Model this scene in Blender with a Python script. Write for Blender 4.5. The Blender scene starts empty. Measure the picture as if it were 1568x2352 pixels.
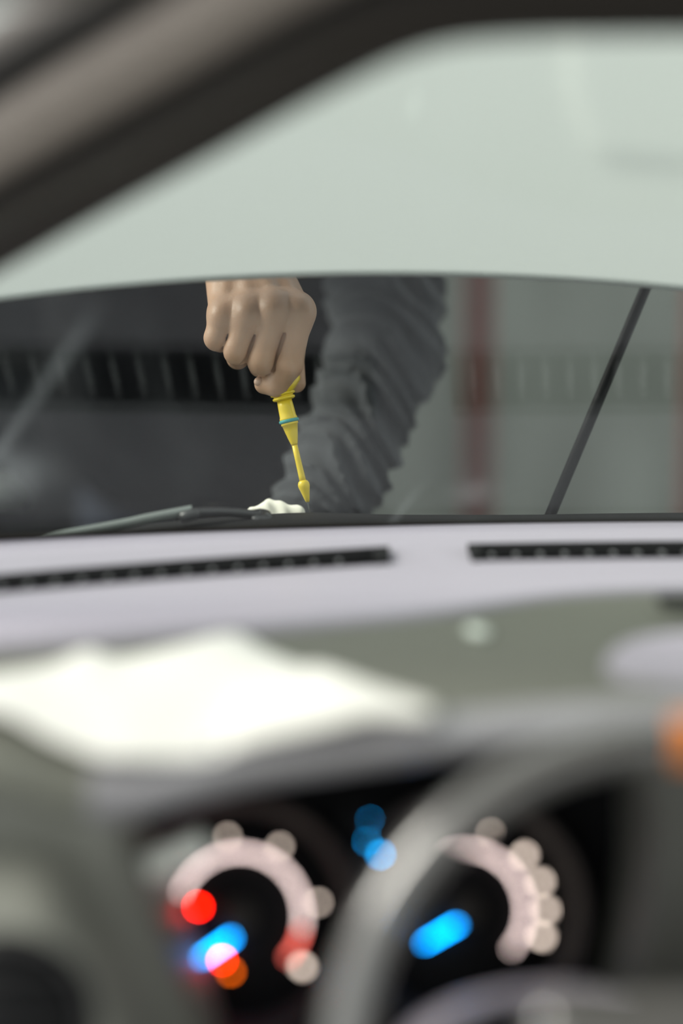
import bpy, bmesh, math, random
import numpy as np
from mathutils import Vector, Matrix

random.seed(4)
SC = bpy.context.scene
COL = SC.collection
R = math.radians

# ------------------------------------------------------------------ camera
CAMZ = 1.25                      # eye height in the driver's seat
PITCH = R(10.0)
F = 70.0 / 36.0 * 2352.0         # focal length in pixels of the 1568x2352 frame
cam_d = bpy.data.cameras.new('camera')
cam_d.sensor_fit = 'VERTICAL'
cam_d.sensor_height = 36.0
cam_d.sensor_width = 24.0
cam_d.lens = 70.0
cam_d.clip_start = 0.02
cam_d.dof.use_dof = True
cam_d.dof.focus_distance = 1.718
cam_d.dof.aperture_fstop = 1.06
cam = bpy.data.objects.new('camera', cam_d)
COL.objects.link(cam)
cam.location = (0, 0, CAMZ)
cam.rotation_euler = (R(90) - PITCH, 0, 0)
SC.camera = cam

# ------------------------------------------------------------------ world, exposure
W = bpy.data.worlds.new('overcast')
SC.world = W
W.use_nodes = True
nt = W.node_tree
bg = nt.nodes['Background']
bg.inputs['Color'].default_value = (0.965, 1.0, 0.985, 1)
bg.inputs['Strength'].default_value = 1.0
SC.view_settings.view_transform = 'Standard'
SC.view_settings.look = 'None'
SC.view_settings.exposure = 0.68
SC.view_settings.gamma = 1.0
SC.view_settings.use_curve_mapping = False
SC.cycles.max_bounces = 10
SC.cycles.transparent_max_bounces = 16
SC.cycles.sample_clamp_indirect = 6.0

# hazy daylight from the driver's side
sun_d = bpy.data.lights.new('hazy_sun', 'SUN')
sun_d.energy = 2.6
sun_d.angle = R(24)
sun_d.color = (1.0, 0.96, 0.86)
sun = bpy.data.objects.new('hazy_sun', sun_d)
COL.objects.link(sun)
sun.rotation_euler = Vector((-0.80, 0.0, 0.60)).to_track_quat('Z', 'Y').to_euler()

# ------------------------------------------------------------------ helpers
FWD = Vector((0, math.cos(PITCH), -math.sin(PITCH)))
UP = Vector((0, math.sin(PITCH), math.cos(PITCH)))
CAM = Vector((0, 0, CAMZ))


def ray(px, py):
    return Vector((1, 0, 0)) * ((px - 784) / F) + UP * ((1176 - py) / F) + FWD


def P(px, py, Y):
    """point seen at a pixel that stands Y metres ahead of the driver's eye"""
    d = ray(px, py)
    return CAM + d * (Y / d.y)


def lerp(a, b, t):
    return a + (b - a) * t


def interp(x, tab):
    if x <= tab[0][0]:
        return tab[0][1]
    for (x0, y0), (x1, y1) in zip(tab, tab[1:]):
        if x <= x1:
            t = (x - x0) / (x1 - x0)
            return y0 + (y1 - y0) * t
    return tab[-1][1]


def sm_interp(x, tab, w=0.5):
    """interp averaged over a window so that joints are rounded"""
    n = 9
    return sum(interp(x + w * (i - 4) / 4, tab) for i in range(n)) / n


def catmull(pts, n=8):
    out = []
    for i in range(len(pts) - 1):
        p0 = pts[max(i - 1, 0)]
        p1, p2 = pts[i], pts[i + 1]
        p3 = pts[min(i + 2, len(pts) - 1)]
        for k in range(n):
            t = k / n
            out.append(0.5 * ((2 * p1) + (-p0 + p2) * t + (2 * p0 - 5 * p1 + 4 * p2 - p3) * t * t
                              + (-p0 + 3 * p1 - 3 * p2 + p3) * t ** 3))
    out.append(pts[-1].copy())
    return out


def smooth(me, on=True):
    me.polygons.foreach_set('use_smooth', [on] * len(me.polygons))


def link(name, me, mats, parent=None, sm=True):
    o = bpy.data.objects.new(name, me)
    COL.objects.link(o)
    if not isinstance(mats, (list, tuple)):
        mats = [mats]
    if not me.materials:
        for m in mats:
            me.materials.append(m)
    if sm:
        smooth(me)
    if parent is not None:
        o.parent = parent
        o.matrix_parent_inverse = Matrix.Translation(-Vector(parent.location))
    return o


def mesh(name, verts, faces, mats, parent=None, sm=True):
    me = bpy.data.meshes.new(name)
    me.from_pydata([tuple(v) for v in verts], [], [tuple(f) for f in faces])
    me.validate()
    me.update()
    return link(name, me, mats, parent, sm)


def from_bm(name, bm, mats, parent=None, sm=True):
    bmesh.ops.recalc_face_normals(bm, faces=bm.faces)
    me = bpy.data.meshes.new(name)
    bm.to_mesh(me)
    bm.free()
    return link(name, me, mats, parent, sm)


def empty(name, loc):
    o = bpy.data.objects.new(name, None)
    o.empty_display_size = 0.05
    COL.objects.link(o)
    o.location = loc
    return o


def tag(o, label=None, cat=None, group=None, kind=None):
    if label:
        o['label'] = label
    if cat:
        o['category'] = cat
    if group:
        o['group'] = group
    if kind:
        o['kind'] = kind
    return o


def grid(name, rows, mats, parent=None, closed_u=False, sm=True, flip=False):
    """rows: list of equal-length lists of points"""
    nv = len(rows[0])
    verts = [p for r in rows for p in r]
    faces = []
    for i in range(len(rows) - 1):
        for j in range(nv if closed_u else nv - 1):
            a, b = i * nv + j, i * nv + (j + 1) % nv
            q = (a, b, b + nv, a + nv)
            faces.append(q[::-1] if flip else q)
    return mesh(name, verts, faces, mats, parent, sm)


def solidify(o, th, offset=-1.0):
    m = o.modifiers.new('thickness', 'SOLIDIFY')
    m.thickness = th
    m.offset = offset
    return o


def subsurf(o, n=1):
    m = o.modifiers.new('round', 'SUBSURF')
    m.levels = n
    m.render_levels = n
    return o


def bevel(o, w, seg=2):
    m = o.modifiers.new('edge', 'BEVEL')
    m.width = w
    m.segments = seg
    m.limit_method = 'ANGLE'
    m.angle_limit = R(35)
    return o


def box_bm(bm, cx, cy, cz, sx, sy, sz, rot=None):
    m = Matrix.Translation((cx, cy, cz))
    if rot is not None:
        m = m @ rot
    m = m @ Matrix.Diagonal((sx, sy, sz, 1))
    bmesh.ops.create_cube(bm, size=1.0, matrix=m)


def frame_axes(d):
    d = Vector(d).normalized()
    a = Vector((0, 0, 1)) if abs(d.z) < 0.9 else Vector((1, 0, 0))
    u = d.cross(a).normalized()
    v = d.cross(u).normalized()
    return d, u, v


def tube(name, pts, rad, mats, parent=None, n=16, cap=True):
    """round tube along points; rad a number or a list"""
    if not isinstance(rad, (list, tuple)):
        rad = [rad] * len(pts)
    rows = []
    prev = None
    for i, p in enumerate(pts):
        t = (pts[min(i + 1, len(pts) - 1)] - pts[max(i - 1, 0)]).normalized()
        if prev is None:
            _, u, v = frame_axes(t)
        else:
            u = (prev - t * prev.dot(t)).normalized()
            v = t.cross(u)
        prev = u
        rows.append([p + (u * math.cos(2 * math.pi * k / n) + v * math.sin(2 * math.pi * k / n)) * rad[i] for k in range(n)])
    o = grid(name, rows, mats, parent, closed_u=True)
    if cap:
        bm = bmesh.new()
        bm.from_mesh(o.data)
        es = [e for e in bm.edges if e.is_boundary]
        bmesh.ops.holes_fill(bm, edges=es, sides=0)
        bmesh.ops.recalc_face_normals(bm, faces=bm.faces)
        bm.to_mesh(o.data)
        bm.free()
        smooth(o.data)
    return o


def lathe(name, origin, axis, prof, mats, parent=None, n=28):
    """prof: list of (distance along the axis, radius)"""
    d, u, v = frame_axes(axis)
    rows = []
    for s, r in prof:
        c = origin + d * s
        rows.append([c + (u * math.cos(2 * math.pi * k / n) + v * math.sin(2 * math.pi * k / n)) * max(r, 1e-5) for k in range(n)])
    o = grid(name, rows, mats, parent, closed_u=True)
    bm = bmesh.new()
    bm.from_mesh(o.data)
    bmesh.ops.holes_fill(bm, edges=[e for e in bm.edges if e.is_boundary], sides=0)
    bmesh.ops.recalc_face_normals(bm, faces=bm.faces)
    bm.to_mesh(o.data)
    bm.free()
    smooth(o.data)
    return o


# ------------------------------------------------------------------ materials
def mat(name, col, rough=0.5, spec=0.5, metal=0.0, noise=None, bump=None, tint=None, sub=0.0, sheen=0.0, sheen_tint=(1, 1, 1), coat=0.0, emit=None, var=0.0):
    m = bpy.data.materials.new(name)
    m.use_nodes = True
    t = m.node_tree
    b = t.nodes['Principled BSDF']
    b.inputs['Base Color'].default_value = (*col, 1)
    b.inputs['Roughness'].default_value = rough
    b.inputs['Specular IOR Level'].default_value = spec
    b.inputs['Metallic'].default_value = metal
    if tint:
        b.inputs['Specular Tint'].default_value = (*tint, 1)
    if sub:
        b.inputs['Subsurface Weight'].default_value = sub
        b.inputs['Subsurface Radius'].default_value = (0.008, 0.003, 0.0015)
        b.inputs['Subsurface Scale'].default_value = 0.6
    if sheen:
        b.inputs['Sheen Weight'].default_value = sheen
        b.inputs['Sheen Roughness'].default_value = 0.5
        b.inputs['Sheen Tint'].default_value = (*sheen_tint, 1)
    if coat:
        b.inputs['Coat Weight'].default_value = coat
        b.inputs['Coat Roughness'].default_value = 0.05
    if emit:
        b.inputs['Emission Color'].default_value = (*emit[0], 1)
        b.inputs['Emission Strength'].default_value = emit[1]
    tc = t.nodes.new('ShaderNodeTexCoord')
    if var:
        n1 = t.nodes.new('ShaderNodeTexNoise')
        n1.inputs['Scale'].default_value = noise or 8.0
        n1.inputs['Detail'].default_value = 4
        t.links.new(tc.outputs['Object'], n1.inputs['Vector'])
        mx = t.nodes.new('ShaderNodeMix')
        mx.data_type = 'RGBA'
        mx.inputs['A'].default_value = (*[c * (1 - var) for c in col], 1)
        mx.inputs['B'].default_value = (*[min(1, c * (1 + var)) for c in col], 1)
        t.links.new(n1.outputs['Fac'], mx.inputs['Factor'])
        t.links.new(mx.outputs['Result'], b.inputs['Base Color'])
    if bump:
        n2 = t.nodes.new('ShaderNodeTexNoise')
        n2.inputs['Scale'].default_value = bump[0]
        n2.inputs['Detail'].default_value = 3
        t.links.new(tc.outputs['Object'], n2.inputs['Vector'])
        bp = t.nodes.new('ShaderNodeBump')
        bp.inputs['Strength'].default_value = bump[1]
        bp.inputs['Distance'].default_value = bump[2]
        t.links.new(n2.outputs['Fac'], bp.inputs['Height'])
        t.links.new(bp.outputs['Normal'], b.inputs['Normal'])
    return m


M = {}
M['dash'] = mat('dash_plastic', (0.17, 0.163, 0.185), 0.42, 0.8, tint=(0.95, 0.9, 1.0), sheen=0.85, sheen_tint=(0.93, 0.86, 1.0), bump=(900, 0.15, 0.0006))
M['cover'] = mat('cover_plastic', (0.115, 0.118, 0.098), 0.55, 0.4, bump=(900, 0.15, 0.0006))
M['panel'] = mat('panel_plastic', (0.185, 0.188, 0.162), 0.5, 0.5, bump=(900, 0.15, 0.0006))
M['lip'] = mat('lip_plastic', (0.15, 0.15, 0.155), 0.24, 0.9, tint=(0.97, 0.93, 1.0), sheen=0.5, sheen_tint=(0.94, 0.9, 1.0))
M['panel_dark'] = mat('centre_panel_plastic', (0.085, 0.085, 0.075), 0.5, 0.4)
M['black'] = mat('black_plastic', (0.012, 0.012, 0.013), 0.55, 0.4)
M['vent'] = mat('vent_plastic', (0.008, 0.008, 0.009), 0.7, 0.2)
M['slat'] = mat('slat_plastic', (0.17, 0.17, 0.18), 0.5, 0.5)
M['rubber'] = mat('black_rubber', (0.008, 0.008, 0.008), 0.7, 0.3)
M['frit'] = mat('frit_enamel', (0.021, 0.017, 0.014), 0.6, 0.3)
M['pillar'] = mat('pillar_fabric', (0.27, 0.238, 0.215), 0.9, 0.2, var=0.1, noise=60)
M['headliner'] = mat('headliner_fabric', (0.20, 0.18, 0.165), 0.95, 0.1, var=0.1, noise=60)
M['paint'] = mat('white_paint', (0.39, 0.405, 0.39), 0.4, 0.4, coat=0.2)
M['metal_under'] = mat('primer_grey', (0.05, 0.05, 0.055), 0.6, 0.4)
M['paper'] = mat('white_paper', (0.66, 0.66, 0.625), 0.85, 0.2, bump=(40, 0.15, 0.003))
M['leather'] = mat('wheel_leather', (0.095, 0.093, 0.088), 0.22, 0.9, bump=(700, 0.05, 0.0004), coat=1.0)
M['skin'] = mat('skin', (0.46, 0.285, 0.19), 0.45, 0.4, sub=0.15, bump=(420, 0.35, 0.0007), var=0.12, noise=45)
M['nail'] = mat('fingernail', (0.58, 0.39, 0.30), 0.25, 0.5)
M['jacket'] = mat('jacket_cloth', (0.055, 0.058, 0.064), 0.95, 0.1, sheen=0.1, var=0.25, noise=25, bump=(260, 0.3, 0.001))
M['torso_shade'] = mat('torso_shade_black', (0.006, 0.0065, 0.008), 0.95, 0.1, var=0.2, noise=25)  # near black: shade under the hood put into the torso colour
M['doorframe'] = mat('door_frame_plastic', (0.12, 0.11, 0.105), 0.7, 0.3)
M['trousers'] = mat('trouser_cloth', (0.03, 0.035, 0.05), 0.95, 0.1, var=0.2, noise=20)
M['hair'] = mat('dark_hair', (0.015, 0.012, 0.01), 0.6, 0.3)
M['shoe'] = mat('shoe_leather', (0.02, 0.018, 0.016), 0.5, 0.4)
M['yellow'] = mat('yellow_plastic', (0.76, 0.56, 0.025), 0.35, 0.5)
M['teal'] = mat('teal_rubber', (0.04, 0.30, 0.30), 0.45, 0.4)
M['steel'] = mat('spring_steel', (0.16, 0.16, 0.15), 0.4, 0.5, metal=1.0)
M['rod'] = mat('black_rod', (0.006, 0.006, 0.007), 0.6, 0.3)
M['cowl'] = mat('cowl_plastic', (0.007, 0.007, 0.008), 0.65, 0.3)
M['wiper'] = mat('wiper_metal', (0.016, 0.017, 0.018), 0.35, 0.5)
M['rag'] = mat('white_cloth', (0.86, 0.84, 0.74), 0.95, 0.1)
M['floor'] = mat('concrete', (0.22, 0.22, 0.21), 0.8, 0.3, var=0.25, noise=3)
M['red'] = mat('red_paint', (0.27, 0.115, 0.10), 0.6, 0.4, var=0.2, noise=8)
M['cabinet'] = mat('dark_cabinet', (0.007, 0.008, 0.010), 0.7, 0.2, var=0.2, noise=4)
M['orange'] = mat('orange_rim', (0.85, 0.25, 0.03), 0.45, 0.4)
M['bezel'] = mat('bezel_plastic', (0.026, 0.023, 0.021), 0.6, 0.3)
M['face'] = mat('dial_face', (0.004, 0.004, 0.005), 0.7, 0.15)
M['highlight_pale'] = mat('painted_highlight', (0.82, 0.85, 0.78), 0.35, 0.5)  # near white, carries a highlight in its colour
M['tick'] = mat('lit_scale', (0.6, 0.5, 0.5), 0.6, 0.3, emit=((1.0, 0.78, 0.74), 4.2))
M['tick_red'] = mat('lit_red_scale', (0.6, 0.1, 0.08), 0.6, 0.3, emit=((1.0, 0.16, 0.12), 4.2))
M['numeral'] = mat('lit_numeral', (0.6, 0.5, 0.45), 0.6, 0.3, emit=((0.95, 0.78, 0.66), 3.6))
M['needle'] = mat('lit_blue_needle', (0.02, 0.2, 0.6), 0.4, 0.3, emit=((0.0, 0.31, 0.95), 13.0))
M['lamp_red'] = mat('lit_red_lamp', (0.6, 0.02, 0.01), 0.4, 0.3, emit=((1.0, 0.006, 0.0), 34.0))
M['lamp_orange'] = mat('lit_orange_lamp', (0.6, 0.2, 0.02), 0.4, 0.3, emit=((1.0, 0.14, 0.0), 7.0))
M['lamp_blue'] = mat('lit_blue_display', (0.02, 0.3, 0.6), 0.4, 0.3, emit=((0.0, 0.27, 0.66), 22.0))


def wall_material():
    m = bpy.data.materials.new('stained_wall')
    m.use_nodes = True
    t = m.node_tree
    b = t.nodes['Principled BSDF']
    b.inputs['Roughness'].default_value = 0.85
    tc = t.nodes.new('ShaderNodeTexCoord')
    mp = t.nodes.new('ShaderNodeMapping')
    mp.inputs['Scale'].default_value = (5.0, 1.0, 1.1)
    n = t.nodes.new('ShaderNodeTexNoise')
    n.inputs['Scale'].default_value = 1.3
    n.inputs['Detail'].default_value = 3
    cr = t.nodes.new('ShaderNodeValToRGB')
    cr.color_ramp.elements[0].position = 0.3
    cr.color_ramp.elements[0].color = (0.13, 0.14, 0.125, 1)
    cr.color_ramp.elements[1].position = 0.72
    cr.color_ramp.elements[1].color = (0.27, 0.29, 0.27, 1)
    t.links.new(tc.outputs['Object'], mp.inputs['Vector'])
    t.links.new(mp.outputs['Vector'], n.inputs['Vector'])
    t.links.new(n.outputs['Fac'], cr.inputs['Fac'])
    t.links.new(cr.outputs['Color'], b.inputs['Base Color'])
    return m


def glass_material():
    """laminated glass sheet: clear with Fresnel reflection on each face, faint dusty smears and pale streaks"""
    m = bpy.data.materials.new('windshield_glass')
    m.use_nodes = True
    t = m.node_tree
    t.nodes.clear()
    L = t.links.new
    out = t.nodes.new('ShaderNodeOutputMaterial')
    geo = t.nodes.new('ShaderNodeNewGeometry')
    dot = t.nodes.new('ShaderNodeVectorMath')
    dot.operation = 'DOT_PRODUCT'
    L(geo.outputs['Normal'], dot.inputs[0])
    L(geo.outputs['Incoming'], dot.inputs[1])

    def math_n(op, a, b=None):
        n = t.nodes.new('ShaderNodeMath')
        n.operation = op
        for i, v in enumerate((a, b)):
            if v is None:
                continue
            if isinstance(v, (int, float)):
                n.inputs[i].default_value = v
            else:
                L(v, n.inputs[i])
        return n.outputs[0]
    c = math_n('ABSOLUTE', dot.outputs['Value'])
    k = math_n('POWER', math_n('SUBTRACT', 1.0, c), 4.6)
    fr = math_n('ADD', math_n('MULTIPLY', k, 0.56), 0.025)
    tr = t.nodes.new('ShaderNodeBsdfTransparent')
    tr.inputs['Color'].default_value = (0.94, 0.966, 0.95, 1)
    gl = t.nodes.new('ShaderNodeBsdfGlossy')
    gl.inputs['Roughness'].default_value = 0.0
    gl.inputs['Color'].default_value = (1, 1, 1, 1)
    mx = t.nodes.new('ShaderNodeMixShader')
    L(fr, mx.inputs['Fac'])
    L(tr.outputs[0], mx.inputs[1])
    L(gl.outputs[0], mx.inputs[2])
    # milky mix: faint wiped smears over the whole sheet, plus pale streaks and cloudy patches
    tc = t.nodes.new('ShaderNodeTexCoord')
    mp = t.nodes.new('ShaderNodeMapping')
    mp.inputs['Rotation'].default_value = (0, 0, R(28))
    mp.inputs['Scale'].default_value = (14, 1.6, 1.6)
    L(tc.outputs['Object'], mp.inputs['Vector'])
    nz = t.nodes.new('ShaderNodeTexNoise')
    nz.inputs['Scale'].default_value = 2.2
    nz.inputs['Detail'].default_value = 5
    L(mp.outputs['Vector'], nz.inputs['Vector'])

    def ramp(v, f0, f1, t0, t1):
        mr = t.nodes.new('ShaderNodeMapRange')
        mr.interpolation_type = 'SMOOTHSTEP'
        for nme, q in (('From Min', f0), ('From Max', f1), ('To Min', t0), ('To Max', t1)):
            mr.inputs[nme].default_value = q
        L(v, mr.inputs['Value'])
        return mr.outputs['Result']

    def vmath(op, a, b):
        n = t.nodes.new('ShaderNodeVectorMath')
        n.operation = op
        for i, v in enumerate((a, b)):
            if isinstance(v, (tuple, list, Vector)):
                n.inputs[i].default_value = tuple(v)
            elif v is not None:
                L(v, n.inputs[i])
        return n

    def streak(a, b, w, amt):
        d = (b - a).normalized()
        q = vmath('SUBTRACT', tc.outputs['Object'], a).outputs[0]
        al = vmath('DOT_PRODUCT', q, d).outputs['Value']
        pr = vmath('LENGTH', vmath('CROSS_PRODUCT', q, d).outputs[0], None).outputs['Value']
        along = math_n('MULTIPLY', ramp(al, 0.0, 0.10, 0, 1), ramp(al, (b - a).length, (b - a).length + 0.08, 1, 0))
        return math_n('MULTIPLY', math_n('MULTIPLY', ramp(pr, 0.0, w, amt, 0), along), ramp(nz.outputs['Fac'], 0.25, 0.6, 0.4, 1))

    def patch(c, r, amt):
        d = vmath('DISTANCE', tc.outputs['Object'], c).outputs['Value']
        return math_n('MULTIPLY', ramp(d, 0.0, r, amt, 0), ramp(nz.outputs['Fac'], 0.35, 0.65, 0.25, 1))
    milky = ramp(nz.outputs['Fac'], 0.5, 0.8, 0.0004, 0.004)
    for extra in (streak(glass_hit(262, 650), glass_hit(-10, 1050), 0.007, 0.055), patch(glass_hit(10, 1090), 0.06, 0.05),
                  patch(glass_hit(1090, 1130), 0.035, 0.03), streak(glass_hit(1008, 1065), glass_hit(900, 1200), 0.006, 0.05)):
        milky = math_n('ADD', milky, extra)
    df = t.nodes.new('ShaderNodeBsdfTranslucent')
    df.inputs['Color'].default_value = (0.75, 0.8, 0.85, 1)
    mx2 = t.nodes.new('ShaderNodeMixShader')
    L(milky, mx2.inputs['Fac'])
    L(mx.outputs[0], mx2.inputs[1])
    L(df.outputs[0], mx2.inputs[2])
    L(mx2.outputs[0], out.inputs['Surface'])
    return m


M['wall'] = wall_material()

# ------------------------------------------------------------------ car reference surfaces (metres ahead of the eye, height in world)
ZS = CAMZ - 0.29                 # top of the dashboard shelf
TH = R(36)                       # rake of the windshield


def base_y(x):
    """foot of the windshield, bowed forward in the middle of the car"""
    return 1.606 - 0.23 * (x - 0.33) ** 2


def glass_pt(x, t):
    return Vector((x, base_y(x) - t * math.cos(TH), ZS + t * math.sin(TH)))


def glass_hit(px, py):
    d = ray(px, py)
    lo, hi = 0.4, 2.2
    for _ in range(50):
        s = (lo + hi) / 2
        p = CAM + d * s
        if (base_y(p.x) - p.y) * math.tan(TH) - (p.z - ZS) > 0:
            lo = s
        else:
            hi = s
    return CAM + d * lo


def shelf_hit(px, py):
    d = ray(px, py)
    return CAM + d * ((ZS - CAMZ) / d.z)


M['glass'] = glass_material()

# ------------------------------------------------------------------ the place outside
fl = mesh('floor', [(-6, -4, 0), (7, -4, 0), (7, 6, 0), (-6, 6, 0)], [(0, 1, 2, 3)], M['floor'], sm=False)
tag(fl, 'grey concrete workshop floor under the car', kind='structure')
bm = bmesh.new()
box_bm(bm, 0.5, 4.3, 1.6, 9.0, 0.12, 3.2)
wb = from_bm('wall_back', bm, M['wall'], sm=False)
tag(wb, 'stained grey wall behind the person', kind='structure')


def red_post(x0, Y, w, label):
    t = empty('lift_post', (x0, Y, 0))
    bm = bmesh.new()
    for sx in (-1, 1):
        box_bm(bm, x0 + sx * w * 0.42, Y, 1.3, w * 0.16, w, 2.56)
    box_bm(bm, x0, Y + w * 0.42, 1.3, w, w * 0.16, 2.56)
    bevel(from_bm('column', bm, M['red'], t, sm=False), 0.003)
    bm = bmesh.new()
    box_bm(bm, x0, Y, 0.01, w * 3, w * 3, 0.02)
    from_bm('base_plate', bm, M['red'], t, sm=False)
    tag(t, label, 'post', 'red posts')


red_post(P(1098, 900, 3.25).x, 3.25, 0.042, 'slim red steel post between the grey sleeve and the black prop rod')
red_post(P(1610, 700, 3.2).x, 3.2, 0.042, 'slim red steel post at the right edge of the windshield gap')
cb = empty('added_cabinet', (P(-70, 900, 3.4).x, 3.4, 0))  # cabinet added near black to keep the left of the gap dark
bm = bmesh.new()
box_bm(bm, cb.location.x, 3.4, 0.85, 1.3, 0.45, 1.66)
bevel(from_bm('body', bm, M['cabinet'], cb, sm=False), 0.006)
for k in range(5):
    bm = bmesh.new()
    box_bm(bm, cb.location.x, 3.168, 0.22 + 0.31 * k, 1.2, 0.02, 0.28)
    dr = bevel(from_bm('drawer', bm, M['cabinet'], cb, sm=False), 0.004)
    bm = bmesh.new()
    box_bm(bm, cb.location.x, 3.15, 0.33 + 0.31 * k, 0.5, 0.02, 0.02)
    h = from_bm('handle', bm, M['rod'], None, sm=False)
    h.parent = dr
    h.matrix_parent_inverse = dr.matrix_world.inverted()
tag(cb, 'added dark cabinet in deep blur behind the left of the gap', 'cabinet')

# ------------------------------------------------------------------ windshield
# rim line of the glass as it runs up the pillar and along the roof
edge_px = [(-1300, 1230), (-900, 1060), (-600, 915), (-300, 770), (0, 612), (150, 528), (300, 446), (450, 366), (560, 306), (680, 240),
           (800, 178), (920, 122), (1040, 88), (1200, 74), (1400, 70), (1700, 68), (2200, 74), (3000, 90), (4200, 125), (5200, 190), (5900, 330), (6300, 560), (6500, 860), (6600, 1180)]
edge = catmull([glass_hit(*p) for p in edge_px], 6)


def rim_t(x):
    best = None
    for p, q in zip(edge, edge[1:]):
        if min(p.x, q.x) <= x <= max(p.x, q.x) and abs(q.x - p.x) > 1e-6:
            k = (x - p.x) / (q.x - p.x)
            best = (p.lerp(q, k).z - ZS) / math.sin(TH)
    if best is None:
        best = (edge[0].z - ZS) / math.sin(TH) if x < edge[0].x else (edge[-1].z - ZS) / math.sin(TH)
    return best


NX, NT = 90, 30
rows = []
for j in range(NT + 1):
    rows.append([])
    for i in range(NX + 1):
        x = lerp(-0.62, 1.28, i / NX)
        rows[-1].append(glass_pt(x, lerp(-0.025, max(0.0, rim_t(x)) + 0.045, j / NT)))
ws = grid('window_1', rows, M['glass'], flip=False)
solidify(ws, 0.005, 0)
tag(ws, 'clear raked windshield glass with faint dusty smears and pale streaks', kind='structure')

# black enamel border along the foot of the glass
rows = []
for t in (-0.024, -0.012, 0.0, None):
    r = []
    for i in range(NX + 1):
        x = lerp(-0.62, 1.28, i / NX)
        tt = interp(x, [(-0.62, 0.014), (-0.27, 0.013), (-0.15, 0.009), (0.0, 0.010), (0.1, 0.008), (0.27, 0.0068), (1.28, 0.008)]) if t is None else t
        p = glass_pt(x, tt)
        r.append(p + Vector((0, -math.sin(TH), -math.cos(TH))) * 0.0035)
    rows.append(r)
fb = grid('frit_border', rows, M['frit'], ws)
solidify(fb, 0.0008)

NRM = Vector((0, -math.sin(TH), -math.cos(TH)))     # into the cabin


INW = Vector((0.12, -1, 0.02)).normalized()         # straight back into the cabin


def sweep(name, prof, mt, parent=None, i0=0, i1=None, flat=False):
    """run a profile (outward from the glass rim, inward into the cabin) along the rim"""
    pts = edge[i0:i1]
    rows = []
    ax = NRM if flat else INW
    for i, p in enumerate(pts):
        tg = (pts[min(i + 1, len(pts) - 1)] - pts[max(i - 1, 0)]).normalized()
        o = tg.cross(ax).normalized()
        if i == 0:
            sg = -1 if o.dot(Vector((-0.5, -0.3, 1))) < 0 else 1
        o = o * sg
        rows.append([p + o * a + ax * b for a, b in prof])
    return grid(name, rows, mt, parent)


o = sweep('frit_border', [(0.0, 0.0035), (0.01, 0.0035), (0.05, 0.0035)], M['frit'], ws, flat=True)
solidify(o, 0.0008)
o = sweep('glass_seal', [(0.020, -0.01), (0.0205, 0.020), (0.026, 0.024), (0.036, 0.022), (0.046, 0.010), (0.052, 0.003)], M['rubber'], ws)
solidify(o, 0.003)
tr1 = sweep('trim_1', [(0.041, 0.000), (0.0415, 0.020), (0.046, 0.036), (0.058, 0.048), (0.068, 0.054), (0.078, 0.052), (0.084, 0.044), (0.086, 0.02)],
            M['pillar'])
subsurf(solidify(tr1, 0.002))
tag(tr1, 'grey brown pillar and roof edge lining along the windshield', kind='structure')
o = sweep('door_seal', [(0.084, 0.010), (0.085, 0.052), (0.090, 0.058), (0.095, 0.052), (0.097, 0.010)], M['rubber'], tr1)
solidify(o, 0.002)
o = sweep('door_frame', [(0.096, 0.01), (0.097, 0.050), (0.102, 0.060), (0.112, 0.060), (0.117, 0.050), (0.118, 0.006)], M['doorframe'], tr1)
solidify(o, 0.002)

# roof lining over the driver
rows = []
for j in range(9):
    y = lerp(1.0, -0.9, j / 8)
    z = CAMZ + 0.145 + 0.06 * math.sin(math.pi * min(1, j / 8 * 0.9))
    rows.append([Vector((lerp(-0.24, 1.38, i / 10), y, z - 0.05 * abs(i / 5 - 1) ** 3)) for i in range(11)])
rf = grid('ceiling', rows, M['headliner'])
solidify(rf, 0.03, 1)
tag(rf, 'dark headliner of the car roof', kind='structure')

# ------------------------------------------------------------------ dashboard
dash = empty('dashboard', (0.3, 1.25, 0.55))
tag(dash, 'grey plastic dashboard under the windshield with long defroster grilles', 'dashboard')
V0, V1 = 0.106, 0.148            # defroster slot, measured back from the foot of the glass
LEFT_VENT = (-0.60, 0.036)
RIGHT_VENT = (0.096, 0.80)


def break_y(x):
    px = 784 + x / 1.3 * F
    yb = sm_interp(px, [(-900, 1560), (0, 1490), (600, 1442), (1000, 1408), (1300, 1362), (1568, 1350), (3000, 1345)], 120)
    return shelf_hit(px, yb).y


def shelf_pt(x, v):
    bump = max(0.0, min(1.0, v / 0.1)) * max(0.0, min(1.0, (0.30 - v) / 0.1))
    v += 0.045 * max(0.0, 0.05 - x) * bump
    dip = (0.0045 + 0.026 * max(0.0, 0.05 - x)) * bump      # shallow trough that holds the grilles
    return Vector((x, base_y(x) - v, ZS + 0.003 * math.sin(min(v, 0.3) / 0.3 * math.pi) - dip))


xs = sorted(set([round(lerp(-0.62, 1.25, i / 75), 4) for i in range(76)] + [*LEFT_VENT, *RIGHT_VENT]))
vs_a = [-0.004, 0.004, 0.05, V0, V1]
NB = 8
verts, faces = [], []
for x in xs:
    vb = base_y(x) - break_y(x)
    col = vs_a + [lerp(V1, vb, k / NB) for k in range(1, NB + 1)]
    for v in col:
        p = shelf_pt(x, v)
        if v == vs_a[0]:
            p.z -= 0.012
        verts.append(p)
    p = shelf_pt(x, vb + 0.004)
    p.z -= 0.010
    verts.append(p)
nc = len(vs_a) + NB + 1
for i in range(len(xs) - 1):
    xm = (xs[i] + xs[i + 1]) / 2
    for j in range(nc - 1):
        if j == 3 and (LEFT_VENT[0] < xm < LEFT_VENT[1] or RIGHT_VENT[0] < xm < RIGHT_VENT[1]):
            continue
        a = i * nc + j
        faces.append((a, a + nc, a + nc + 1, a + 1))
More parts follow.
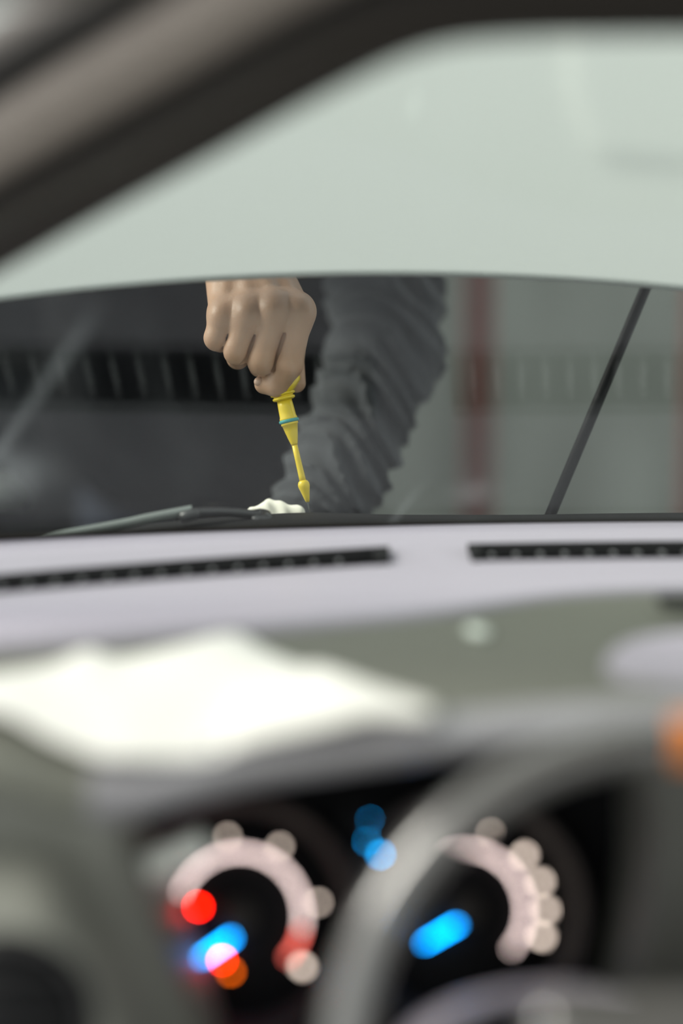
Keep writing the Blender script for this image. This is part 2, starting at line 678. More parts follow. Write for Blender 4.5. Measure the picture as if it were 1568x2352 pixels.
sh = mesh('upper_shelf', verts, faces, M['dash'], dash)

NSL = 0


def vent(x0, x1, slant, label):
    xs_ = [lerp(x0, x1, i / 40) for i in range(41)]
    vt = empty('defroster_vent', (lerp(x0, x1, 0.5), base_y(lerp(x0, x1, 0.5)) - 0.13, ZS))
    vt.parent = dash
    vt.matrix_parent_inverse = Matrix.Translation(-dash.location)
    vt['label'] = label
    rows = []
    for v, dz in ((V0 - 0.004, 0.0045), (V0 + 0.003, 0.0045), (V0 + 0.005, -0.004), (V0 + 0.006, -0.03), (V1 - 0.004, -0.03), (V1 - 0.003, -0.004), (V1 - 0.001, 0.003), (V1 + 0.004, 0.003)):
        rows.append([shelf_pt(x, v) + Vector((0, 0, dz)) for x in xs_])
    tr = grid('tray', rows, M['vent'], None)
    tr.parent = vt
    tr.matrix_parent_inverse = Matrix.Translation(-(vt.location))
    # end cheeks
    for xe, s in ((x0, 1), (x1, -1)):
        bm = bmesh.new()
        q = [shelf_pt(xe, V0 - 0.004), shelf_pt(xe, V1 + 0.004), shelf_pt(xe + s * slant, V1 + 0.004), shelf_pt(xe + s * slant, V0 - 0.004)]
        lo = [bm.verts.new(p + Vector((0, 0, -0.03))) for p in q]
        hi = [bm.verts.new(p + Vector((0, 0, 0.0042))) for p in q]
        bm.faces.new(lo)
        bm.faces.new(hi)
        for k in range(4):
            bm.faces.new((lo[k], lo[(k + 1) % 4], hi[(k + 1) % 4], hi[k]))
        ck = from_bm('end_cheek', bm, M['vent'], None, sm=False)
        ck.parent = vt
        ck.matrix_parent_inverse = Matrix.Translation(-(vt.location))
    # slats: short ribs that bridge the slot
    sp = 0.0186
    n = int((x1 - x0 - 2 * slant) / sp)
    for k in range(n):
        x = x0 + slant + (k + 0.5) * sp
        if x < -0.42:
            continue
        bm = bmesh.new()
        a, b = shelf_pt(x, V0 + 0.007), shelf_pt(x, V1 - 0.005)
        q = [a + Vector((-0.0016, 0, 0)), a + Vector((0.0016, 0, 0)), b + Vector((0.0016, 0, 0)), b + Vector((-0.0016, 0, 0))]
        lo = [bm.verts.new(p + Vector((0, 0, -0.022))) for p in q]
        hi = [bm.verts.new(p + Vector((0, 0, -0.001 if i < 2 else 0.0005))) for i, p in enumerate(q)]
        bm.faces.new(lo)
        bm.faces.new(hi)
        for i in range(4):
            bm.faces.new((lo[i], lo[(i + 1) % 4], hi[(i + 1) % 4], hi[i]))
        s = from_bm('slat', bm, M['slat'], None, sm=False)
        s.parent = vt
        s.matrix_parent_inverse = Matrix.Translation(-(vt.location))
    return vt


vent(*LEFT_VENT, 0.012, 'long black defroster grille on the driver side of the shelf')
vent(*RIGHT_VENT, 0.008, 'black defroster grille at the centre of the shelf')

# instrument hood: the olive grey pad nearer the driver, ending in a rounded lip
LIP_Y = 1.05
LK = F / 1.087


def lip_pt(x):
    px = 784 + x * LK
    yl = sm_interp(px, [(-1500, 1760), (0, 1735), (160, 1778), (280, 1775), (540, 1722), (800, 1692), (1000, 1668), (1300, 1645), (1568, 1640), (3500, 1640)], 60)
    p = P(px, yl, LIP_Y)
    p.x = x
    return p


def lip_h(x):
    px = 784 + x * LK
    return interp(px, [(0, 0.019), (250, 0.027), (560, 0.019), (1000, 0.015), (1300, 0.011), (1568, 0.010)])


def cover_pt(x, t):
    """t 0 at the shelf, 1 at the lip"""
    yb = break_y(x)
    a = Vector((x, yb, ZS - 0.003))
    b = lip_pt(x)
    p = a.lerp(b, t)
    p.z += -0.010 * math.sin(math.pi * min(1.0, t)) * (1 - t)
    return p


rows = []
cx = [lerp(-0.62, 1.2, i / 110) for i in range(111)]
for t in (-0.04, 0.0, 0.03, 0.12, 0.25, 0.4, 0.55, 0.7, 0.82, 0.92, 0.97):
    r = []
    for x in cx:
        p = cover_pt(x, max(t, 0))
        if t < 0:
            p += Vector((0, 0.01, -0.012))
        r.append(p)
    rows.append(r)
for dz in (-0.004, -0.012):
    rows.append([lip_pt(x) + Vector((0, 0.004, dz)) for x in cx])
grid('instrument_hood', rows, M['cover'], dash)
XL = (205 - 784) / LK
for nm, mt, cols in (('hood_lip', M['lip'], [XL] + [x for x in cx if x > XL]), ('front_roll', M['cover'], [x for x in cx if x < XL] + [XL])):
    rows = [[cover_pt(x, t) + Vector((0, 0, dz)) for x in cols] for t, dz in ((0.895, -0.004), (0.90, 0.0008), (0.93, 0.0018), (0.97, 0.0016))]
    for dy, dz in ((-0.006, -0.0035), (-0.013, -0.30), (-0.016, -0.6), (-0.012, -0.92), (-0.002, -1.05), (0.03, -1.05), (0.09, -1.25)):
        rows.append([lip_pt(x) + Vector((0, dy, dz * lip_h(x) if dz < -0.01 else dz)) for x in cols])
    grid(nm, rows, mt, dash)


def cover_hit(px, py, lift=0.0):
    d = ray(px, py)
    lo, hi = 0.9, 1.6
    for _ in range(40):
        s = (lo + hi) / 2
        p = CAM + d * s
        yb = break_y(p.x)
        tt = (yb - p.y) / (yb - LIP_Y)
        z = cover_pt(p.x, tt).z if tt > 0 else ZS
        if p.z > z + lift:
            lo = s
        else:
            hi = s
    return CAM + d * lo


# front of the dashboard, left of the instruments: flat panel, then a pod that swells around the round air vent
cav_left = [(1600, 250), (1880, 262), (1960, 275), (2050, 305), (2200, 372), (2352, 440), (2700, 560)]
prof_y = [(1700, 1.065), (1850, 1.068), (1930, 1.060), (2000, 1.035), (2080, 1.015), (2160, 1.005), (2400, 1.0), (2700, 1.02), (3000, 1.05)]
rows = []
for j in range(40):
    py = lerp(1740, 3000, j / 39)
    r = []
    for i in range(25):
        s = i / 24
        edge_x = interp(py, cav_left)
        px = lerp(-1700, edge_x, s ** 0.6)
        k = max(0.0, min(1.0, (edge_x - px) / 230))
        k = k * k * (3 - 2 * k)
        Yp = lerp(1.068, sm_interp(py, prof_y, 40), k)
        r.append(P(px, py, Yp))
    rows.append(r)
# return into the cavity
rows2 = [r + [r[-1] + Vector((0.003, 0.012, 0)), r[-1] + Vector((0.006, 0.14, 0))] for r in rows]
grid('side_panel', rows2, M['panel'], dash)

# round air vent in the pod
vc = P(15, 2345, 0.998)
vt = empty('air_vent', vc)
vt.parent = dash
vt.matrix_parent_inverse = Matrix.Translation(-dash.location)
vn = Vector((0.05, -1, 0.18)).normalized()
ring = lathe('vent_ring', vc, vn, [(-0.012, 0.047), (0.002, 0.0475), (0.007, 0.045), (0.007, 0.041), (0.0, 0.039), (-0.01, 0.0385)], M['black'], None, 40)
cup = lathe('vent_cup', vc, vn, [(0.004, 0.0395), (-0.004, 0.039), (-0.006, 0.02), (-0.006, 0.0)], M['vent'], None, 40)
kids = [ring, cup]
d_, u_, v_ = frame_axes(vn)
for k in range(-2, 3):
    w = math.sqrt(0.038 ** 2 - (k * 0.013) ** 2)
    a = vc + Vector((0, 0, 1)) * k * 0.013 + vn * 0.002
    bm = bmesh.new()
    box_bm(bm, a.x, a.y, a.z, 2 * w, 0.012, 0.0016, Matrix.Rotation(R(-14), 4, 'X'))
    kids.append(from_bm('vane', bm, M['black'], None, sm=False))
for q in kids:
    q.parent = vt
    q.matrix_parent_inverse = Matrix.Translation(-vc)

# right of the instruments: dash front towards the centre stack
cav_right = [(1600, 1480), (1750, 1478), (1900, 1512), (2100, 1500), (2352, 1440), (2700, 1400)]
rows = []
for j in range(26):
    py = lerp(1655, 3000, j / 25)
    r = []
    for i in range(15):
        e = interp(py, cav_right)
        px = lerp(e, 4800, (i / 14) ** 1.6)
        r.append(P(px, py, 1.068 + 0.02 * (i / 14) + 0.00003 * max(0, py - 2300)))
    r = [r[0] + Vector((-0.006, 0.12, 0)), r[0] + Vector((-0.002, 0.010, 0))] + r
    rows.append(r)
grid('centre_panel', rows, M['panel_dark'], dash)

bm = bmesh.new()
box_bm(bm, 0.33, 1.20, 0.53, 1.86, 0.14, 0.44, Matrix.Rotation(R(-8), 4, 'X'))
bevel(from_bm('lower_panel', bm, M['panel_dark'], dash), 0.03, 4)
# low speaker dome and small items on the pad
sp_c = cover_hit(1590, 1540, 0.0)
lathe('speaker_dome', sp_c + Vector((0.01, 0, -0.012)), (0, -0.12, 1),
      [(0.0, 0.062), (0.012, 0.062), (0.015, 0.0605), (0.0165, 0.057), (0.0155, 0.054), (0.018, 0.048), (0.0215, 0.03), (0.0225, 0.012), (0.0226, 0.0)],
      M['dash'], dash, 48)
c0 = cover_hit(1096, 1452, 0.001)
bm = bmesh.new()
bmesh.ops.create_uvsphere(bm, u_segments=20, v_segments=12, radius=1, matrix=Matrix.Translation(c0) @ Matrix.Rotation(R(30), 4, 'Z') @ Matrix.Diagonal((0.0065, 0.012, 0.0045, 1)))
sn = from_bm('light_sensor', bm, mat('sensor_cap', (0.5, 0.55, 0.5), 0.25, 0.6), dash)
sn['label'] = 'small pale sensor cap'
c0 = shelf_hit(1560, 1382)
bm = bmesh.new()
box_bm(bm, c0.x + 0.01, c0.y, c0.z + 0.001, 0.05, 0.014, 0.006)
bevel(from_bm('centre_grille', bm, M['vent'], dash, sm=False), 0.003)

# steering column shroud
rows = []
for j in range(9):
    Yc = lerp(0.978, 1.07, j / 8)
    r = []
    for k in range(21):
        a = math.pi * k / 20
        px = 1290 - 400 * math.cos(a)
        c = P(1290, 2235, 1.02)
        s = min(1, 0.82 + j / 8 * 0.25)
        r.append(Vector((c.x - 0.095 * s * math.cos(a), Yc, c.z - 0.052 + 0.06 * s * (math.sin(a) ** 0.8) - 0.05 * j / 8 + 0.012)))
    rows.append(r)
cs = solidify(grid('column_shroud', rows, M['dash'], dash), 0.004)

# ------------------------------------------------------------------ instrument cluster
FC = P(815, 2100, 1.155)
FN = Vector((0, -math.cos(R(18)), math.sin(R(18))))


def face_hit(px, py, out=0.0):
    d = ray(px, py)
    s = ((FC + FN * out) - CAM).dot(FN) / d.dot(FN)
    return CAM + d * s


FU = Vector((1, 0, 0))
FVv = FN.cross(FU).normalized()
if FVv.z < 0:
    FVv = -FVv
clu = empty('instrument_cluster', FC - FVv * 0.09)
tag(clu, 'lit instrument cluster with two dials, blue needles and warning lamps', 'gauge')


def cpart(o, parent=None):
    return o


# backing plate with rounded outline
out_px = [(240, 1930), (300, 1830), (560, 1770), (1000, 1700), (1300, 1670), (1500, 1740), (1540, 1900), (1530, 2200), (1500, 2480), (900, 2560), (480, 2480), (330, 2200)]
ctr = face_hit(880, 2100, -0.012)
loop = catmull([face_hit(*p, -0.012) for p in out_px] + [face_hit(*out_px[0], -0.012)], 5)[:-1]
front = [p + FN * 0.012 for p in loop]
verts = loop + front + [ctr]
n = len(loop)
faces = [(i, (i + 1) % n, n + (i + 1) % n, n + i) for i in range(n)] + [((i + 1) % n, i, 2 * n) for i in range(n)]
mesh('backing_plate', verts, faces, M['face'], clu)


def face_lathe(name, px, py, prof, mt, parent, out=0.0, n=48):
    o = lathe(name, face_hit(px, py, out), FN, prof, mt, None, n)
    o.parent = parent
    o.matrix_parent_inverse = Matrix.Translation(-Vector(parent.location))
    return o


def face_bar(name, p0, p1, w, th, mt, parent, out):
    """flat raised bar between two face points"""
    a, b = p0, p1
    d = (b - a).normalized()
    s = d.cross(FN).normalized() * w / 2
    bm = bmesh.new()
    lo = [bm.verts.new(q) for q in (a - s, a + s, b + s, b - s)]
    hi = [bm.verts.new(q + FN * th) for q in (a - s, a + s, b + s, b - s)]
    bm.faces.new(lo)
    bm.faces.new(hi)
    for i in range(4):
        bm.faces.new((lo[i], lo[(i + 1) % 4], hi[(i + 1) % 4], hi[i]))
    o = from_bm(name, bm, mt, None, sm=False)
    o.parent = parent
    o.matrix_parent_inverse = Matrix.Translation(-Vector(parent.location))
    return o


def dial(px, py, r, a0, a1, red_from, ntick, nums, num_r, label, rb):
    c = face_hit(px, py)
    t = empty('dial', c)
    t.parent = clu
    t.matrix_parent_inverse = Matrix.Translation(-Vector(clu.location))
    t['label'] = label
    face_lathe('dial_face', px, py, [(-0.004, rb), (-0.001, rb), (-0.0009, 0.0)], M['face'], t)
    face_lathe('dial_bezel', px, py, [(-0.004, rb - 0.001), (0.006, rb + 0.002), (0.020, rb + 0.008), (0.022, rb + 0.010), (0.018, rb + 0.011), (-0.004, rb + 0.006)], M['bezel'], t)
    face_lathe('hub_cap', px, py, [(0.0, 0.010), (0.007, 0.0095), (0.009, 0.007), (0.009, 0.0)], M['bezel'], t, n=28)

    def pt(a, rr):
        return c + (FU * math.cos(R(a)) + FVv * math.sin(R(a))) * rr
    for k in range(ntick):
        a = lerp(a0, a1, k / (ntick - 1))
        mt = M['tick_red'] if a < red_from else M['tick']
        face_bar('tick_mark', pt(a, r - 0.0014), pt(a, r + 0.0014), 0.0011, 0.0006, mt, t, 0)
    for a, s in nums:
        face_bar('numeral_mark', pt(a, num_r - 0.0016 * s), pt(a, num_r + 0.0016 * s), 0.0026 * s, 0.0006, M['numeral'], t, 0)
    return t, c, pt


F2M = 1.0 / (F / 1.195)          # metres for one pixel on the dial plane
t1, c1, pt1 = dial(550, 2105, 148 * F2M, 172, -40, -12, 64, [(99, 1.1), (60, 1.2), (10, 1.2), (-38, 1.7)], 186 * F2M, 'lit tachometer dial with a red end zone', 0.062)
t2, c2, pt2 = dial(1068, 2090, 140 * F2M, 150, -40, -99, 52,
                   [(71, 1.0), (42, 1.7), (20, 1.7), (0, 1.7), (-19, 1.8), (120, 1.1)], 188 * F2M, 'lit speedometer dial seen through the wheel rim', 0.062)


def needle(t, tip_px, c, pxc):
    a = face_hit(*tip_px, 0.005)
    b = face_hit(*pxc, 0.005)
    d = (b - a).normalized()
    s = d.cross(FN).normalized()
    bm = bmesh.new()
    q = [a - s * 0.0008, a + s * 0.0008, b + s * 0.0013, b - s * 0.0013]
    lo = [bm.verts.new(p) for p in q]
    hi = [bm.verts.new(p + FN * 0.0012) for p in q]
    bm.faces.new(lo)
    bm.faces.new(hi)
    for i in range(4):
        bm.faces.new((lo[i], lo[(i + 1) % 4], hi[(i + 1) % 4], hi[i]))
    o = from_bm('needle', bm, M['needle'], None, sm=False)
    o.parent = t
    o.matrix_parent_inverse = Matrix.Translation(-Vector(t.location))


needle(t1, (410, 2237), c1, (534, 2152))
needle(t2, (972, 2168), c2, (1078, 2106))


def lamp(px, py, r, mt, parent=clu):
    o = face_lathe('warning_lamp', px, py, [(0.0, r), (0.001, r), (0.0014, r * 0.7), (0.0015, 0)], mt, parent, n=18)
    return o


lamp(456, 2083, 0.0022, M['lamp_red'])
lamp(510, 2205, 0.0018, M['lamp_red'])
lamp(530, 2232, 0.0018, M['lamp_orange'])
disp = empty('centre_display', face_hit(850, 1930))
disp.parent = clu
disp.matrix_parent_inverse = Matrix.Translation(-Vector(clu.location))
face_bar('display_window', face_hit(850, 1850), face_hit(850, 2040), 0.036, 0.0008, M['face'], disp, 0)
for (x0, y0, x1, y1, w) in ((840, 1934, 852, 1934, 0.0026), (872, 1932, 877, 1932, 0.0014), (852, 1962, 878, 1962, 0.0028), (848, 1882, 852, 1882, 0.0008)):
    face_bar('display_segment', face_hit(x0, y0, 0.001), face_hit(x1, y1, 0.001), w, 0.0004, M['lamp_blue'], disp, 0)
# added pale strip: the highlight above the left dial put into its colour
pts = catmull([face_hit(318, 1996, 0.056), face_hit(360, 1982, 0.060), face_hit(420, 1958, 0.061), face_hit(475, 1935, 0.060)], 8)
tube('highlight_strip', pts, 0.0085, M['highlight_pale'], clu, 12)

# ------------------------------------------------------------------ steering wheel
WT = P(1545, 1700, 0.995)         # middle of the rim tube at twelve o'clock
WTILT = R(17)
WR = 0.171
wu = Vector((0, math.sin(WTILT), math.cos(WTILT)))       # up the wheel
wn = Vector((0, -math.cos(WTILT), math.sin(WTILT)))      # towards the driver
WC = WT - wu * WR
wheel = empty('steering_wheel', WC)
tag(wheel, 'dark leather steering wheel with glossy highlights in front of the dials', 'wheel')
rows = []
for i in range(96):
    a = 2 * math.pi * i / 96
    er = Vector((1, 0, 0)) * math.sin(a) + wu * math.cos(a)
    c = WC + er * WR
    r = []
    for k in range(20):
        b = 2 * math.pi * k / 20
        r.append(c + er * 0.0125 * math.cos(b) + wn * 0.0145 * math.sin(b))
    rows.append(r)
rows.append(rows[0])
grid('rim', rows, M['leather'], wheel, closed_u=True)
# orange band near the top of the rim
rows = []
for i in range(7):
    a = R(lerp(-0.4, 4.6, i / 6))
    er = Vector((1, 0, 0)) * math.sin(a) + wu * math.cos(a)
    c = WC + er * WR
    rows.append([c + er * 0.0130 * math.cos(2 * math.pi * k / 20) + wn * 0.0150 * math.sin(2 * math.pi * k / 20) for k in range(20)])
o = grid('rim_band', rows, M['orange'], wheel, closed_u=True)
o['label'] = 'orange band'
# hub pad and spokes
bm = bmesh.new()
mw = Matrix.Translation(WC + wn * 0.005) @ Matrix(((1, 0, 0, 0), (0, wu.y, wn.y, 0), (0, wu.z, wn.z, 0), (0, 0, 0, 1)))
bmesh.ops.create_cube(bm, size=1, matrix=mw @ Matrix.Translation((0, -0.02, 0)) @ Matrix.Diagonal((0.16, 0.13, 0.05, 1)))
subsurf(bevel(from_bm('hub_pad', bm, M['leather'], wheel), 0.02, 4), 1)
for sx, sy in ((-1, 0), (1, 0), (0, -1)):
    bm = bmesh.new()
    L0 = 0.10
    tr = Matrix.Translation((sx * 0.115, sy * 0.125 - 0.012 * abs(sx), -0.006))
    bmesh.ops.create_cube(bm, size=1, matrix=mw @ tr @ Matrix.Diagonal((L0 if sx else 0.05, L0 if sy else 0.04, 0.018, 1)))
    bevel(from_bm('spoke', bm, M['leather'], wheel), 0.006, 3)

# ------------------------------------------------------------------ sheet of paper lying over the instrument hood
paper_px_top = [(-420, 1600), (-200, 1580), (0, 1548), (120, 1527), (205, 1492), (275, 1512), (400, 1486), (535, 1455), (610, 1492), (690, 1528), (745, 1528), (870, 1578), (1000, 1622)]
paper_px_bot = [(-420, 1560), (-260, 1585), (0, 1640), (100, 1690), (215, 1738), (300, 1746), (420, 1748), (500, 1738), (560, 1712), (690, 1684), (790, 1662), (860, 1648), (1000, 1652)]
top = [cover_hit(x, y, 0.008) for x, y in paper_px_top]
bot = []
for x, y in paper_px_bot:
    p = cover_hit(x, y, 0.009)
    if p.y < LIP_Y - 0.004:
        p = P(x, y, LIP_Y - 0.004)
    bot.append(p)
top = catmull(top, 3)
bot = catmull(bot, 3)
rows = []
for j in range(13):
    t = j / 12
    r = []
    for i, (a, b) in enumerate(zip(top, bot)):
        p = a.lerp(b, t)
        p.z += (0.003 + 0.0012 * math.sin(i * 0.45 + t * 2.0)) * math.sin(math.pi * t)
        r.append(p)
    rows.append(r)
pp = grid('paper_sheet', rows, M['paper'], flip=True)
solidify(pp, 0.0006, 1)
tag(pp, 'bright white paper lying crumpled across the top of the dashboard', 'paper')

# ------------------------------------------------------------------ raised hood
hood = empty('car_hood', (0.33, 1.64, CAMZ - 0.10))
tag(hood, 'raised white car hood filling the upper windshield', 'hood')
HA = R(60)


def hood_pt(px, s):
    y = 627 + 7.4e-5 * (px - 890) ** 2
    Ye = 1.625 - 0.055 * ((px - 900) / 1500) ** 2
    e = P(px, y, Ye)
    crown = 0.018 * math.sin(min(1, s / 1.0) * math.pi)
    p = e + Vector((0, math.cos(HA), math.sin(HA))) * s + Vector((0, -math.sin(HA), math.cos(HA))) * crown
    # raised centre panel
    k = max(0, min(1, (px - 1290 - 140 * min(1, max(0, 1 - s / 0.17))) / 70)) * max(0, min(1, (s - 0.092) / 0.03))
    k = k * k * (3 - 2 * k)
    p += Vector((0, -math.sin(HA), math.cos(HA))) * 0.004 * k
    return p


pxs = [lerp(-100, 3500, i / 120) for i in range(121)]
ss = [0.0, 0.004, 0.015] + [lerp(0.03, 0.30, i / 30) for i in range(31)] + [lerp(0.32, 0.88, i / 12) for i in range(13)]
rows = [[hood_pt(x, s) for x in pxs] for s in ss]
nrm = Vector((0, math.sin(HA), -math.cos(HA)))
lead = [[hood_pt(x, 0.0) + nrm * d + Vector((0, math.cos(HA), math.sin(HA))) * e for x in pxs] for d, e in ((0.016, 0.014), (0.014, 0.004), (0.006, 0.0005))]
o = grid('outer_panel', lead + rows, M['paint'], hood, flip=True)
rows = [[hood_pt(x, s) + nrm * (0.022 + 0.012 * (math.sin(x * 0.012) > 0.2) * (0.1 < s < 0.7)) for x in pxs[1:-1]] for s in [0.012, 0.05, 0.1, 0.2, 0.35, 0.5, 0.7, 0.86]]
grid('inner_panel', rows, M['metal_under'], hood)
for pxh, xh in ((-90, -0.325), (3400, None)):
    a = hood_pt(pxh, 0.05) + nrm * 0.025
    if xh:
        a.x = xh
    b = Vector((a.x, a.y + 0.05, a.z - 0.30))
    tube('hinge_arm', catmull([a, a.lerp(b, 0.5) + Vector((0, 0.03, 0)), b], 6), 0.007, M['rod'], hood, 10)

# prop rod
a, b = P(1512, 590, 1.80), P(1250, 1215, 1.72)
dr = (b - a).normalized()
rod = empty('prop_rod', b + dr * 0.12)
tube('rod', [a - dr * 0.05, a, b, b + dr * 0.12], 0.0050, M['rod'], rod, 14)
lathe('clip', a - dr * 0.05, -dr, [(0.0, 0.0043), (0.004, 0.009), (0.018, 0.009), (0.022, 0.004)], M['rod'], rod, 16)
lathe('pivot', b + dr * 0.12, dr, [(0, 0.0043), (0.002, 0.010), (0.012, 0.010), (0.014, 0.004)], M['rod'], rod, 16)
tag(rod, 'thin black prop rod slanting up to the open hood', 'rod')

# ------------------------------------------------------------------ cowl, wiper, engine bay
xsC = [lerp(-0.62, 1.28, i / 70) for i in range(71)]


def cowl_top(x):
    px = 784 + x / 1.66 * F
    return P(px, sm_interp(px, [(-1500, 1215), (0, 1212), (200, 1200), (440, 1184), (700, 1176), (900, 1188), (1200, 1194), (1568, 1192), (3500, 1192)], 60), 1.66).z


rows = []
for dy, dz, ab in ((0.0, -0.016, 0), (0.018, -0.012, 0), (0.05, 0.0, 1), (0.085, 0.0, 1), (0.10, -0.006, 1), (0.104, -0.05, 1), (0.104, -0.30, 1)):
    r = []
    for x in xsC:
        y = base_y(x) + dy
        r.append(Vector((x, y, (cowl_top(x) if ab else ZS) + dz)))
    rows.append(r)
cw = solidify(grid('cowl_panel', rows, M['cowl']), 0.003)
tag(cw, 'black plastic cowl panel along the foot of the windshield', 'cowl')

wp = empty('wiper', P(600, 1186, 1.64))
tag(wp, 'black windshield wiper resting at the foot of the glass', 'wiper')
pa = [P(-60, 1262, 1.580), P(250, 1206, 1.600), P(345, 1186, 1.605), P(440, 1168, 1.612)]
blade = catmull(pa, 6)
rows = []
for p in blade:
    rows.append([p + Vector((0, -0.004, -0.001)), p + Vector((0, -0.001, 0.003)), p + Vector((0, 0.005, 0.002)), p + Vector((0, 0.006, -0.004)), p + Vector((0, 0.0, -0.006))])
grid('blade', rows, mat('wiper_spine', (0.16, 0.18, 0.17), 0.35, 0.6), wp, closed_u=True)
tube('arm', catmull([P(400, 1188, 1.612), P(430, 1178, 1.618), P(520, 1176, 1.63), P(596, 1184, 1.64)], 6), [0.004] * 18 + [0.006], M['wiper'], wp, 10)
lathe('pivot_cap', P(598, 1192, 1.64), (0, -0.3, 1), [(-0.02, 0.011), (0.0, 0.011), (0.005, 0.009), (0.0065, 0.004), (0.0066, 0)], M['wiper'], wp, 20)
lathe('blade_clip', P(412, 1190, 1.606), (1, 0.1, 0.25), [(0, 0.002), (0.002, 0.005), (0.014, 0.005), (0.017, 0.002)], M['wiper'], wp, 12)

eng = empty('engine', (0.25, 2.05, 0.45))
bm = bmesh.new()
box_bm(bm, 0.25, 2.06, 0.60, 0.62, 0.44, 0.34)
bevel(from_bm('block', bm, M['metal_under'], eng, sm=False), 0.02, 3)
bm = bmesh.new()
box_bm(bm, 0.25, 2.06, 0.80, 0.56, 0.38, 0.06)
bevel(from_bm('top_cover', bm, M['black'], eng, sm=False), 0.02, 4)
lathe('filler_cap', Vector((0.38, 2.02, 0.825)), (0, 0, 1), [(0, 0.03), (0.02, 0.03), (0.025, 0.026), (0.025, 0)], M['black'], eng, 24)
TIP = P(706, 1153, 1.708)
AX = (P(706, 1153, 1.708) - P(650, 910, 1.722)).normalized()
tube('dipstick_tube', catmull([TIP + AX * 0.07, TIP + AX * 0.16, TIP + AX * 0.22 + Vector((0.06, 0.06, -0.05)), Vector((0.12, 1.88, 0.62))], 6), 0.006, M['steel'], eng, 12)
tag(eng, 'black engine in the bay under the open hood', 'engine')
for sx, nm, lb in ((-0.46, "fender", 'white front fender on the driver side'), (1.36, 'fender', 'white front fender on the passenger side')):
    rows = []
    for j in range(14):
        y = lerp(1.60, 2.55, j / 13)
        s = 1 if sx > 0 else -1
        arch = max(0, 1 - ((y - 2.12) / 0.34) ** 2) ** 0.5 * 0.34
        zt = 0.93 - 0.09 * (j / 13) ** 2
        rows.append([Vector((sx - s * 0.05, y, zt - 0.03)), Vector((sx - s * 0.03, y, zt)), Vector((sx, y, zt - 0.01)), Vector((sx + s * 0.03, y, zt - 0.10)), Vector((sx + s * 0.035, y, 0.62)),
                     Vector((sx + s * 0.02, y, max(0.28, 0.30 + arch * 0.8)))])
    fo = solidify(grid(nm, rows, M['paint']), 0.004)
    tag(fo, lb, 'fender')
bm = bmesh.new()
box_bm(bm, 0.47, 2.42, 0.70, 1.60, 0.05, 0.16)
box_bm(bm, 0.47, 2.44, 0.42, 1.60, 0.03, 0.40)
rs = bevel(from_bm('front_crossmember', bm, M['metal_under'], sm=False), 0.008)
tag(rs, 'dark front crossmember of the engine bay', 'car part')

# ------------------------------------------------------------------ signed-distance modelling for the figure and the rag
def seg(pts, a, b, ra, rb):
    a, b = np.asarray(a, np.float32), np.asarray(b, np.float32)
    ab = b - a
    t = np.clip(((pts - a) @ ab) / float(ab @ ab), 0, 1)
    d = pts - (a + t[..., None] * ab)
    return np.sqrt((d * d).sum(-1)) - (ra + (rb - ra) * t)


def ell(pts, c, r, rot=None):
    q = pts - np.asarray(c, np.float32)
    if rot is not None:
        q = q @ np.asarray(rot, np.float32)
    r = np.asarray(r, np.float32)
    k0 = np.sqrt(((q / r) ** 2).sum(-1))
    k1 = np.sqrt(((q / (r * r)) ** 2).sum(-1)) + 1e-9
    return k0 * (k0 - 1) / k1


def smin(a, b, k):
    h = np.clip(0.5 + 0.5 * (b - a) / k, 0, 1)
    return b + (a - b) * h - k * h * (1 - h)


def smax(a, b, k):
    return -smin(-a, -b, k)


def grid_pts(lo, hi, h):
    ax = [np.arange(l, u + h, h, dtype=np.float32) for l, u in zip(lo, hi)]
    return np.stack(np.meshgrid(*ax, indexing='ij'), -1)


def surface_nets(f, lo, h):
    nx, ny, nz = f.shape
    s = f < 0
    acc = np.zeros((nx - 1, ny - 1, nz - 1, 3), np.float32)
    cnt = np.zeros((nx - 1, ny - 1, nz - 1), np.float32)

    def sl(a, o):
        return a[o[0]:nx - 1 + o[0], o[1]:ny - 1 + o[1], o[2]:nz - 1 + o[2]]
    cor = [(i, j, k) for i in (0, 1) for j in (0, 1) for k in (0, 1)]
    for c0 in cor:
        for ax in range(3):
            if c0[ax]:
                continue
            c1 = list(c0)
            c1[ax] = 1
            a, b = sl(f, c0), sl(f, c1)
            m = sl(s, c0) != sl(s, c1)
            t = np.where(m, a / np.where(m, a - b, 1), 0)
            for q in range(3):
                acc[..., q] += np.where(m, c0[q] + (t if q == ax else 0), 0)
            cnt += m
    act = cnt > 0
    idx = -np.ones(cnt.shape, np.int64)
    idx[act] = np.arange(act.sum())
    cells = np.argwhere(act)
    v = (cells + acc[act] / cnt[act][:, None]) * h + np.asarray(lo)
    faces = []
    for ax in range(3):
        o1, o2 = [(1, 2), (2, 0), (0, 1)][ax]
        sh = [nx, ny, nz]
        a = s[tuple(slice(0, sh[q] - 1) if q == ax else slice(1, sh[q] - 1) for q in range(3))]
        b = s[tuple(slice(1, sh[q]) if q == ax else slice(1, sh[q] - 1) for q in range(3))]
        e = np.argwhere(a != b)
        fl = a[tuple(e.T)]
        off = np.ones(3, int)
        off[ax] = 0
        base = e + off
        d1 = np.zeros(3, int)
        d1[o1] = 1
        d2 = np.zeros(3, int)
        d2[o2] = 1

        def g(x):
            return idx[tuple(x.T)]
        q = np.stack([g(base - d1 - d2), g(base - d2), g(base), g(base - d1)], 1)
        q[~fl] = q[~fl][:, ::-1]
        faces.append(q)
    return v, np.concatenate(faces)


